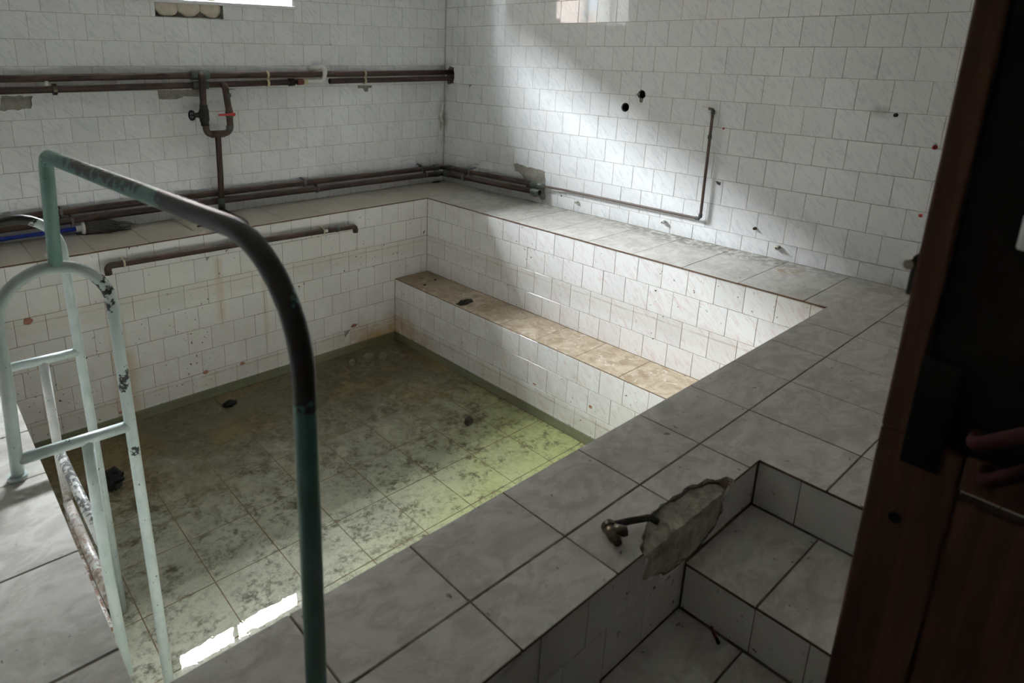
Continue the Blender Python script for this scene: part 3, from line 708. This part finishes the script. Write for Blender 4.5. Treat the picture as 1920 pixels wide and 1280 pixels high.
# ------------------------------------------------------------------ outside the window: yard, with eave and tall block added to shape sky light
gd = struct(fin(box(-50, 45, WT+.01, 40, -.9, -.6), 'ground_outside', simple('yard_gravel', (.07, .068, .06), .95)), 'gravel yard outside the window', 'ground')
rf = struct(fin(box(XL-.5, .6, WT-.02, .95, 2.67, 2.79), 'sky_cutting_eave', 'plaster'), 'added roof overhang outside the window, cutting off the high sky', 'roof')  # unseen eave added to block the steep sky light over the sill
NB = thing('sky_cutting_block', (-3, 20, -.6), 'added pale pink apartment block beyond the window, sized to cut off low sky', 'building'); NB['kind'] = 'structure'
NBY, NBH = 20., 11.7  # block's distance and height set to cut off the low sky light
fin(box(-45, 32, NBY, NBY+8, -.6, NBH), 'wall', simple('pale_pink_render', (.21, .165, .145), .9, var=.12, nscale=3), NB)
fin(box(-45.3, 32.3, NBY-.3, NBY+8.3, NBH, NBH+.25), 'roof', simple('roof_edge', (.15, .13, .12), .8), NB)
WM = simple('dark_pane', (.05, .06, .07), .1); SM = simple('facade_white', (.5, .5, .5), .7)
m1 = box(-.7, .7, -.05, .02, -.8, .8); m2 = box(-.6, .6, -.07, -.04, -.7, .7); m3 = box(-.9, .9, -.2, 0, -1., -.88)
ms = []
for n_, b_, mm in (('window', m1, SM), ('pane', m2, WM), ('sill', m3, SM)):
    me = bpy.data.meshes.new(n_); b_.to_mesh(me); b_.free(); me.materials.append(mm); ms.append(me)
for x in range(-28, 22, 4):
    for z in (1.6, 4.5, 7.4, 10.0):
        for n_, me in zip(('window', 'pane', 'sill'), ms):
            o = link(n_, me, None, NB); o.location = Vector((x+.5, NBY, z))-NB.location

# ------------------------------------------------------------------ pipes
PR = .021
def clampring(root, c, axis, mat='yellowed', r=PR, w=.012): return fin(ring(c, axis, r-.001, r+.006, w, n=14), 'pipe_clamp', mat, root)
# upper pair on the back wall
p1 = thing('wall_pipe', (-2.3, 0, .94), 'upper brown pipe of the high pair on the back wall, running into the corner', 'pipe')
fin(tube([(XL, -.06, .93), (-3.25, -.06, .932), (-2.4, -.06, .938), (-.9, -.06, .938), (.05, -.06, .944)], PR), 'pipe', 'pipe', p1, True)
fin(tube([(-2.21, -.06, .9395), (-2.09, -.06, .94)], PR+.006), 'joint', 'pipe_green', p1, True)
for x in (-1.677, -.869): fin(ring((x, -.06, .939), (1, 0, 0), PR-.001, PR+.007, .014), 'pipe_clamp', 'yellowed', p1)
fin(lump((-3.035, -.083, .905), (.012, .01, .014), 3), 'clamp_lug', 'white_plastic', p1, True)
p2 = thing('wall_pipe', (-2.4, 0, .87), 'lower brown pipe of the high pair, ending at the white plastic bend', 'pipe')
fin(tube([(XL, -.06, .868), (-3.25, -.06, .868), (-2.4, -.06, .875), (-1.50, -.06, .885)], PR*.95), 'pipe', 'pipe', p2, True)
fin(tube([(-2.20, -.06, .8765), (-2.10, -.06, .8775)], PR+.005), 'joint', 'pipe_green', p2, True)
fin(tube([(-1.515, -.06, .885), (-1.47, -.06, .886)], [PR+.006, PR+.006], 8), 'coupling', 'iron', p2, True)
fin(tube([(-1.47, -.06, .886), (-1.445, -.06, .886)], PR*.7), 'nipple', 'iron', p2, True)
fin(tube([(-1.448, -.06, .886), (-1.40, -.06, .886)], PR+.001, 8), 'red_union', simple('faded_red_union', (.20, .05, .035), .5), p2, True)
fin(ring((-1.677, -.06, .883), (1, 0, 0), PR-.002, PR+.007, .014), 'pipe_clamp', 'yellowed', p2)
bm = bmesh.new(); add_ring(bm, (-2.995, -.06, .870), (1, 0, 0), PR, PR+.012, .02); fin(bm, 'pipe_clamp', 'bronze', p2)
p3 = thing('wall_pipe', (-.6, 0, .87), 'cut brown pipe end under the upper pipe, entering the corner hole', 'pipe')
bm = tube([(-1.178, -.06, .888), (-.6, -.06, .890), (.05, -.06, .892)], PR*.95, 14, False); add_ring(bm, (-1.176, -.06, .888), (1, 0, 0), PR*.75, PR*.96, .006)
fin(bm, 'pipe', 'pipe', p3, True); fin(tube([(-1.165, -.06, .888), (-1.16, -.06, .888)], PR*.94), 'bore_shade', 'hole_shade', p3)
fin(ring((-.869, -.06, .889), (1, 0, 0), PR-.002, PR+.007, .014), 'pipe_clamp', 'yellowed', p3)
# white plastic bend
wp = thing('plastic_pipe_bend', (-1.3, -.06, .885), 'white plastic pipe bend rising over the upper wall pipe', 'pipe')
pts = fillet([(-1.375, -.06, .886), (-1.235, -.062, .888), (-1.222, -.095, 1.0), (-1.31, .0, .975)], {1: .035, 2: .03}, 7)
fin(tube(pts, .019), 'pipe', 'white_plastic', wp, True); fin(tube([(-1.405, -.06, .886), (-1.365, -.06, .886)], .021, 10), 'socket', 'yellowed', wp, True)
# valve loop
vl = thing('valve_loop', (-2.07, -.09, .56), 'brown U-shaped valve loop dropping from the high pipes to the ledge', 'pipe')
pts = fillet([(-2.15, -.06, .94), (-2.15, -.105, .935), (-2.158, -.105, .74), (-2.150, -.105, .563), (-2.075, -.105, .560)], {1: .03, 2: 0, 3: .05}, 6)
fin(tube(pts, .0215), 'pipe', 'pipe', vl, True)
pts = fillet([(-2.003, -.06, .878), (-2.003, -.105, .872), (-1.987, -.105, .70), (-1.985, -.105, .563), (-2.075, -.105, .560)], {1: .03, 2: 0, 3: .05}, 6)
fin(tube(pts, .0215), 'pipe', 'pipe', vl, True)
fin(tube([(-2.12, -.105, .560), (-2.03, -.105, .560)], .024), 'tee', 'pipe', vl, True)
fin(tube([(-2.075, -.105, .565), (-2.078, -.104, .3), (-2.084, -.103, .10)], .0195), 'drop_pipe', 'pipe', vl, True)
fin(tube([(-2.084, -.103, .125), (-2.085, -.103, .045)], .023), 'coupling', 'pipe_green', vl, True)
pts = fillet([(-2.085, -.103, .06), (-2.086, -.103, .032), (-2.098, -.531, .040), (-2.10, -.531, -.0695)], {1: .02, 2: .05}, 7)
fin(tube(pts, .021), 'ledge_pipe', 'pipe', vl, True)
gv = fin(tube([(-2.157, -.105, .755), (-2.157, -.105, .735), (-2.157, -.105, .72), (-2.157, -.105, .655), (-2.157, -.105, .64), (-2.156, -.105, .62)], [.026, .026, .031, .031, .026, .026], 10), 'gate_valve', 'iron', vl, True)
bm = tube([(-2.17, -.105, .69), (-2.19, -.105, .69), (-2.19, -.105, .69), (-2.205, -.105, .69), (-2.235, -.105, .69)], [.024, .024, .016, .016, .006]); fin(bm, 'bonnet', 'iron', gv, True)
hw = bmesh.new(); add_ring(hw, (-2.238, -.105, .69), (1, .25, 0), .024, .034, .010); add_tube(hw, [(-2.238, -.105, .664), (-2.238, -.105, .716)], .004, 6); add_tube(hw, [(-2.238, -.131, .69), (-2.238, -.079, .69)], .004, 6)
fin(hw, 'handwheel', 'iron', gv)
bv = fin(tube([(-1.987, -.105, .735), (-1.987, -.105, .72), (-1.986, -.105, .70), (-1.986, -.105, .675), (-1.986, -.105, .66)], [.023, .025, .028, .028, .023], 8), 'ball_valve', 'bronze', vl, True)
bm = box(-2.075, -1.962, -.150, -.138, .681, .695, bev=.003); add_tube(bm, [(-1.975, -.13, .688), (-1.975, -.155, .688)], .012, 10); fin(bm, 'lever', 'red_lever', bv)
for z in (.81, .60): fin(ring((-1.99, -.105, z), (0, 0, 1), .019, .0235, .025), 'joint', 'pipe_green', vl)
# floor pair along the back and right walls
def floor_pipe(z, off, yend, label):
    t = thing('floor_pipe', (-1.2, -off, z), label, 'pipe')
    pts = fillet([(XL, -off, z+.002), (-2.1, -off, z), (-off, -off, z-.016), (-off, -1.15, z)], {1: 0, 2: .05}, 6)
    fin(tube(pts, PR), 'pipe', 'pipe', t, True)
    for c, ax in (((-.135, -off, z-.015), (1, 0, 0)), ((-off, -.14, z-.014), (0, 1, 0))): fin(ring(c, ax, PR-.001, PR+.005, .05), 'elbow_collar', 'pipe_green', t)
    return t
f1 = floor_pipe(.152, .055, 0, 'upper brown pipe just above the back ledge, turning the corner')
fin(tube([(-.055, -1.10, .151), (-.055, -1.15, .1515), (-.055, -1.15, .1515), (-.055, -1.205, .152), (-.05, -1.235, .150)], [.022, .022, .026, .026, .010], 12), 'reducer', 'pipe_green', f1, True)
f2 = floor_pipe(.098, .07, 0, 'lower brown pipe just above the back ledge, open at its end')
bm = tube([(-.07, -1.12, .098), (-.07, -1.20, .098)], .0235, 14, False); add_ring(bm, (-.07, -1.198, .098), (0, 1, 0), .017, .0235, .006); fin(bm, 'coupling', 'pipe_green', f2, True)
fin(tube([(-.07, -1.188, .098), (-.07, -1.185, .098)], .022, 14), 'bore_shade', 'hole_shade', f2)
for t, z, off, xsx, ysx in ((f1, .15, .055, (-3.05, -1.42, -.30), (-.42,)), (f2, .097, .07, (-3.0, -1.32, -.26), (-.36,))):
    for x in xsx:
        bm = ring((x, -off, z-.006), (1, 0, 0), PR-.001, PR+.007, .014); add_tube(bm, [(x, -off, z+.020), (x, .0, z+.026)], .006, 6); fin(bm, 'pipe_clamp', 'galv', t)
    for y in ysx:
        bm = ring((-off, y, z-.012), (0, 1, 0), PR-.001, PR+.007, .014); add_tube(bm, [(-off, y, z+.018), (.0, y, z+.024)], .006, 6); fin(bm, 'pipe_clamp', 'galv', t)
# thin pipe on the right wall
cp = thing('thin_pipe', (-.03, -1.8, .147), 'thin copper-brown pipe running along the right wall and turning up', 'pipe')
pts = fillet([(-.05, -1.235, .150), (-.033, -1.40, .149), (-.032, -2.46, .146), (-.035, -2.458, .806), (-.035, -2.425, .809)], {1: .1, 2: .018, 3: .012}, 6)
fin(tube(pts, .0085, 10), 'pipe', 'copper', cp, True)
for c, ax in (((-.032, -2.442, .146), (0, 1, 0)), ((-.032, -2.459, .166), (0, 0, 1)), ((-.035, -2.458, .645), (0, 0, 1)), ((-.035, -2.458, .79), (0, 0, 1))): fin(ring(c, ax, .008, .0115, .022), 'joint', 'pipe_green', cp)
bm = tube([(-.035, -2.432, .809), (-.035, -2.40, .810), (-.035, -2.40, .810), (-.035, -2.392, .81)], [.010, .010, .0135, .0135], 10); add_box(bm, -.03, -.0005, -2.418, -2.404, .802, .816); fin(bm, 'end_fitting', 'white_plastic', cp)
# spout pipe on the pool wall
sp = thing('spout_pipe', (-2.1, -.53, -.09), 'brown pipe with down-turned ends fixed to the back pool wall', 'pipe')
pts = fillet([(-2.935, -.53, -.135), (-2.938, -.53, -.083), (-2.1, -.53, -.092), (-1.281, -.53, -.112), (-1.278, -.53, -.158)], {1: .03, 2: 0, 3: .03}, 7)
fin(tube(pts, .0195), 'pipe', 'pipe', sp, True)
for x, z, m in ((-2.85, -.084, 'yellowed'), (-1.545, -.105, 'yellowed')):
    bm = ring((x, -.53, z), (1, 0, 0), .0185, .024, .010); add_tube(bm, [(x, -.535, z+.022), (x, -.475, z+.024)], .005, 6); fin(bm, 'pipe_clamp', m, sp)
fin(lump((-1.53, -.552, -.10), (.013, .010, .012), 5), 'clamp_lug', 'white_plastic', sp, True)
fin(ring((-1.43, -.53, -.108), (1, 0, 0), .0185, .0225, .02), 'joint', 'pipe_green', sp)

# ------------------------------------------------------------------ wall plugs
def plug(y, z, label, mat, r, l, group=None, cap=None):
    t = thing('wall_plug', (0, y, z), label, 'wall plug', group)
    bm = tube([(.004, y, z), (-l*.55, y, z), (-l*.55, y, z), (-l, y, z)], [r, r, r*.72, r*.6], 9); fin(bm, 'sleeve', mat, t, True)
    fin(tube([(-l, y, z), (-l-.001, y, z)], r*.35, 8), 'bore_shade', 'hole_shade', t)
    if cap: fin(lump((-l*.5, y+.006, z-.004), (l*.4, r*1.2, r), y*7, .4, 2), 'mortar_crumb', cap, t, True)
plug(-1.504, .076, 'chipped pale wall plug right of the open pipe ends', 'white_plastic', .010, .03, cap='stone')
plug(-2.207, .073, 'white wall plug under the thin pipe near its corner', 'white_plastic', .011, .035, cap='white_plastic')
plug(-2.782, .150, 'dark brown wall plug low on the right wall', 'bronze', .009, .022)
plug(-2.926, .071, 'grey wall plug just above the right ledge', 'stone', .012, .035, cap='stone')
plug(-3.365, .842, 'dark wall plug beside a sooty smudge near the door', 'iron', .010, .014)
plug(-2.518, .698, 'small red wall plug right of the upright thin pipe', 'red_plug', .006, .006)
plug(-3.546, .707, 'upper red wall plug beside the door edge', 'red_plug', .011, .008)
plug(-3.548, .378, 'lower red wall plug beside the door edge', 'red_plug', .009, .007)

# ------------------------------------------------------------------ mop
mp = thing('mop', (-3.1, -.07, 0), 'mop with blue handle and dark grey strings on the back ledge', 'mop')
fin(tube([(-4.2, -.10, .05), (-3.376, -.076, .045), (-2.975, -.070, .043)], .0125), 'handle', 'blue_handle', mp, True)
fin(tube([(-2.985, -.070, .043), (-2.955, -.070, .043), (-2.955, -.070, .043), (-2.940, -.070, .043), (-2.938, -.070, .043)], [.017, .02, .040, .042, .036], 16), 'collar', 'white_plastic', mp, True)
bm = bmesh.new()
for i in range(120):
    a = random.uniform(0, 2*math.pi); rr = random.uniform(.2, 1)*.034; y0 = -.07+math.cos(a)*rr; z0 = .043+math.sin(a)*rr*.9
    L = random.uniform(.13, .22) if i > 8 else random.uniform(.22, .30); sp_ = random.uniform(-.055, .05); x = -2.94; pts = []
    for k in range(7):
        s = k/6; pts.append((x+L*s, y0+math.cos(a)*.018*math.sin(s*2.5)+sp_*s*s+random.uniform(-.004, .004), max(.006, z0+(.016*math.sin(a))*math.sin(s*2.6)-(z0-.006)*s**2.5*random.uniform(.5, 1))))
    add_tube(bm, pts, [.0042]*6+[.002], 5)
fin(bm, 'strings', 'mop', mp, True)

# ------------------------------------------------------------------ ladder
YA, YB = -2.556, -1.935
ld = thing('pool_ladder', (-3.5, -2.3, 0), 'pale mint pool ladder of two arches with a worn green handrail', 'ladder')
def arch(y, mat):
    pts = [(-3.655, y, 0), (-3.645, y, .25)]
    for k in range(0, 17):
        a = math.pi*(1-k/16); pts.append((-3.510+.134*math.cos(a), y, .425+.134*math.sin(a)))
    pts += [(-3.368, y, .05), (-3.356, y, -.5), (-3.345, y, FZ)]
    return fin(tube(pts, .0162, 14), 'arch', mat, ld, True)
arch(YA, 'lad_white'); arch(YB, 'lad_far')
for y in (YA, YB):
    fin(tube([(-3.648, y, .052), (-3.368, y, .048)], .0158, 12), 'crossbar', 'lad_white', ld, True)
    fin(tube([(-3.484, y, .045), (-3.480, y, -.35), (-3.465, y, -.80)], .0158, 12), 'stanchion', 'lad_rung' if y == YB else 'lad_white', ld, True)
    fin(tube([(-3.656, y, 0), (-3.656, y, .012)], .024, 14), 'foot', 'lad_white', ld, True)
for z, x in ((-.30, -3.482), (-.53, -3.478), (-.78, -3.470)): fin(tube([(x, YB-.01, z), (x, YA+.01, z)], .0165, 12), 'rung', 'lad_rung', ld, True)
TOP = .845
pts = fillet([(-3.497, YA, .562), (-3.485, YA, TOP), (-3.381, -3.655, TOP), (-3.383, -3.655, 0)], {1: .03, 2: .19}, 14)
i0 = next(i for i, p in enumerate(pts) if (p-Vector((-3.485, YA, TOP))).length < .05)+15
fin(tube(pts[:i0], .0172, 16), 'rail_post', 'lad_green_light', ld, True)
fin(tube(pts[i0-1:], .0172, 16), 'handrail', 'lad_green', ld, True)
fin(tube([(-3.383, -3.655, 0), (-3.383, -3.655, .008)], .03, 16), 'rail_foot', 'lad_green', ld, True)

# ------------------------------------------------------------------ broken tap on the front ledge
tp = thing('broken_tap', (-2.60, -3.69, 0), 'broken tarnished tap lying at the front ledge edge', 'tap')
fin(tube([(-2.603, -3.668, .018), (-2.622, -3.702, .020), (-2.622, -3.702, .02), (-2.632, -3.716, .020)], [.015, .016, .011, .010], 12), 'body', 'bronze', tp, True)
fin(tube([(-2.612, -3.690, .032), (-2.602, -3.712, .034), (-2.600, -3.716, .034)], [.0125, .013, .011], 12), 'nozzle', 'bronze', tp, True)
fin(tube([(-2.601, -3.7165, .034), (-2.600, -3.7175, .034)], .009, 12), 'bore_shade', 'hole_shade', tp)
pts = fillet([(-2.600, -3.668, .020), (-2.55, -3.690, .022), (-2.50, -3.714, .022), (-2.487, -3.728, .012)], {1: 0, 2: .012}, 4)
fin(tube(pts, .0085, 10), 'spout', 'iron', tp, True)
fin(ring((-2.602, -3.670, .0185), (.55, 1, 0), .013, .0185, .012), 'flange', 'bronze', tp)

# ------------------------------------------------------------------ door leaf, open beside the camera
DY0, DY1, DT = -4.185, -5.00, .04
dr = struct(bpy.data.objects.new('door_1', None), 'dark red-brown wooden door standing open at the right', 'door'); COL.objects.link(dr); dr.location = (DOORX, -4.6, LZ)
DZ0, DZ1 = LZ+.012, 1.58
def dbox(y0, y1, z0, z1, name, mat, d0=0., d1=DT, bev=.004): return fin(box(DOORX+d0, DOORX+d1, min(y0, y1), max(y0, y1), z0, z1, bev=bev), name, mat, dr)
dbox(DY0, DY0-.098, DZ0, .60, 'stile', 'door'); dbox(DY0, DY0-.034, .60, DZ1, 'stile', 'door'); dbox(DY1+.098, DY1, DZ0, DZ1, 'stile', 'door')
dbox(DY0-.0985, DY1+.0985, DZ0, DZ0+.96, 'lower_panel', 'door', .006, DT-.006, .002)
dbox(DY0-.0985, DY1+.0985, .548, .60, 'rail', 'door', .001); dbox(DY0-.0985, DY1+.0985, DZ1-.1, DZ1, 'rail', 'door')
dbox(DY0-.0345, DY1+.0985, .60, DZ1-.1, 'upper_panel', 'door_dark_shaded', .008, DT-.016, .002)  # shade over this panel is painted in by its material
lk = dbox(DY0+.007, DY0-.002, .795, .850, 'strike_plate', 'iron', .008, .032, .002)
fin(tube([(DOORX+.02, DY0+.003, .838), (DOORX+.002, DY0+.009, .838)], .007, 8), 'latch', 'bronze', lk, True)
dbox(DY0-.03, DY0-.075, .56, .72, 'lock_plate', 'door_dark_shaded', -.003, .001, .001)
hd = fin(tube(fillet([(DOORX, -4.290, .635), (DOORX-.05, -4.294, .643), (DOORX-.052, -4.36, .700)], .02, 5), .009, 10), 'handle', 'handle', dr, True)
fin(tube(fillet([(DOORX, -4.308, .592), (DOORX-.05, -4.312, .600), (DOORX-.052, -4.37, .660)], .02, 5), .009, 10), 'handle', 'handle', dr, True)
for z, y in ((.47, -4.225), (.12, -4.205)): fin(tube([(DOORX+.004, y, z), (DOORX-.002, y, z)], .008, 10), 'knot', 'door_dark_shaded', dr)
fin(box(DOORX-.004, DOORX+.002, -4.42, -4.279, .885, .930, bev=.004), 'door_plate', 'white_paint', dr)

# ------------------------------------------------------------------ debris
def bit(name, c, r, mat, label, cat, seed, amp=.3, group=None):
    o = fin(lump(c, r, seed, amp, 4, 3.4), name, mat, None, True, loc=(c[0], c[1], c[2]-r[2]*.9)); return tag(o, label, cat, group)
bit('rubble_lump', (-1.29, -.69, FZ+.035), (.045, .03, .034), 'pebble', 'largest whitish rubble lump in the silt of the far pool corner', 'rubble', 1)
bit('rubble_lump', (-1.185, -.725, FZ+.03), (.032, .022, .03), 'pebble', 'middle whitish rubble lump right of the largest in the far corner', 'rubble', 2)
bit('rubble_lump', (-1.42, -.67, FZ+.03), (.022, .018, .026), 'pebble', 'small rubble lump left of the largest in the far corner', 'rubble', 3)
bit('rubble_lump', (-1.33, -.80, FZ+.03), (.020, .014, .022), 'pebble', 'small rubble lump in front of the largest in the far corner', 'rubble', 9)
bit('black_clump', (-2.35, -.665, FZ+.022), (.045, .026, .022), 'rag', 'black sodden clump near the back wall of the pool', 'debris', 4)
bit('black_rag', (-3.16, -1.06, FZ+.045), (.055, .07, .045), 'rag', 'black rag in the water behind the ladder', 'rag', 5, .5)
bit('brown_clod', (-1.29, -1.79, FZ+.03), (.030, .018, .028), 'scrap', 'dark brown clod standing alone in mid pool floor', 'debris', 6)
bit('leaf_litter', (-.81, -1.21, BZ+.010), (.060, .026, .013), 'scrap', 'dark clump of rotten litter on the bench', 'debris', 7, .7)
for k, (x, y, s) in enumerate(((-.72, -.60, .022), (-.66, -.70, .014), (-.80, -.74, .012))):
    o = fin(lump((x, y, BZ+.003), (s, s*.5, .004), k+20, .5, 2), 'flake', 'scrap' if k else 'pebble', None, True, loc=(x, y, BZ))
    tag(o, ['pale plaster flake at the far end of the bench', 'dark flake beside the pale flake on the bench', 'small dark flake near the front edge of the bench end'][k], 'flake')
o = fin(lump((-.11, -.03, .003), (.05, .018, .005), 3, .4, 2), 'paint_flake', simple('green_flake', (.02, .16, .11), .6), None, True, loc=(-.11, -.03, 0)); tag(o, 'green paint flake in the corner of the ledge', 'flake')
bt = thing('cigarette_butt', (-2.39, -3.86, -.29), 'reddish cigarette butt on the lower step', 'cigarette butt')
fin(tube([(-2.375, -3.845, -.285), (-2.398, -3.872, -.285)], .0045, 8), 'filter', simple('red_brown_paper', (.22, .06, .045), .8), bt, True); fin(tube([(-2.398, -3.872, -.285), (-2.405, -3.880, -.285)], .0047, 8), 'ash_end', 'rag', bt, True)
bit('black_chip', (-2.315, -.30, .004), (.02, .008, .005), 'scrap', 'dark flake on the back ledge beside the pipe foot', 'flake', 31, .5)
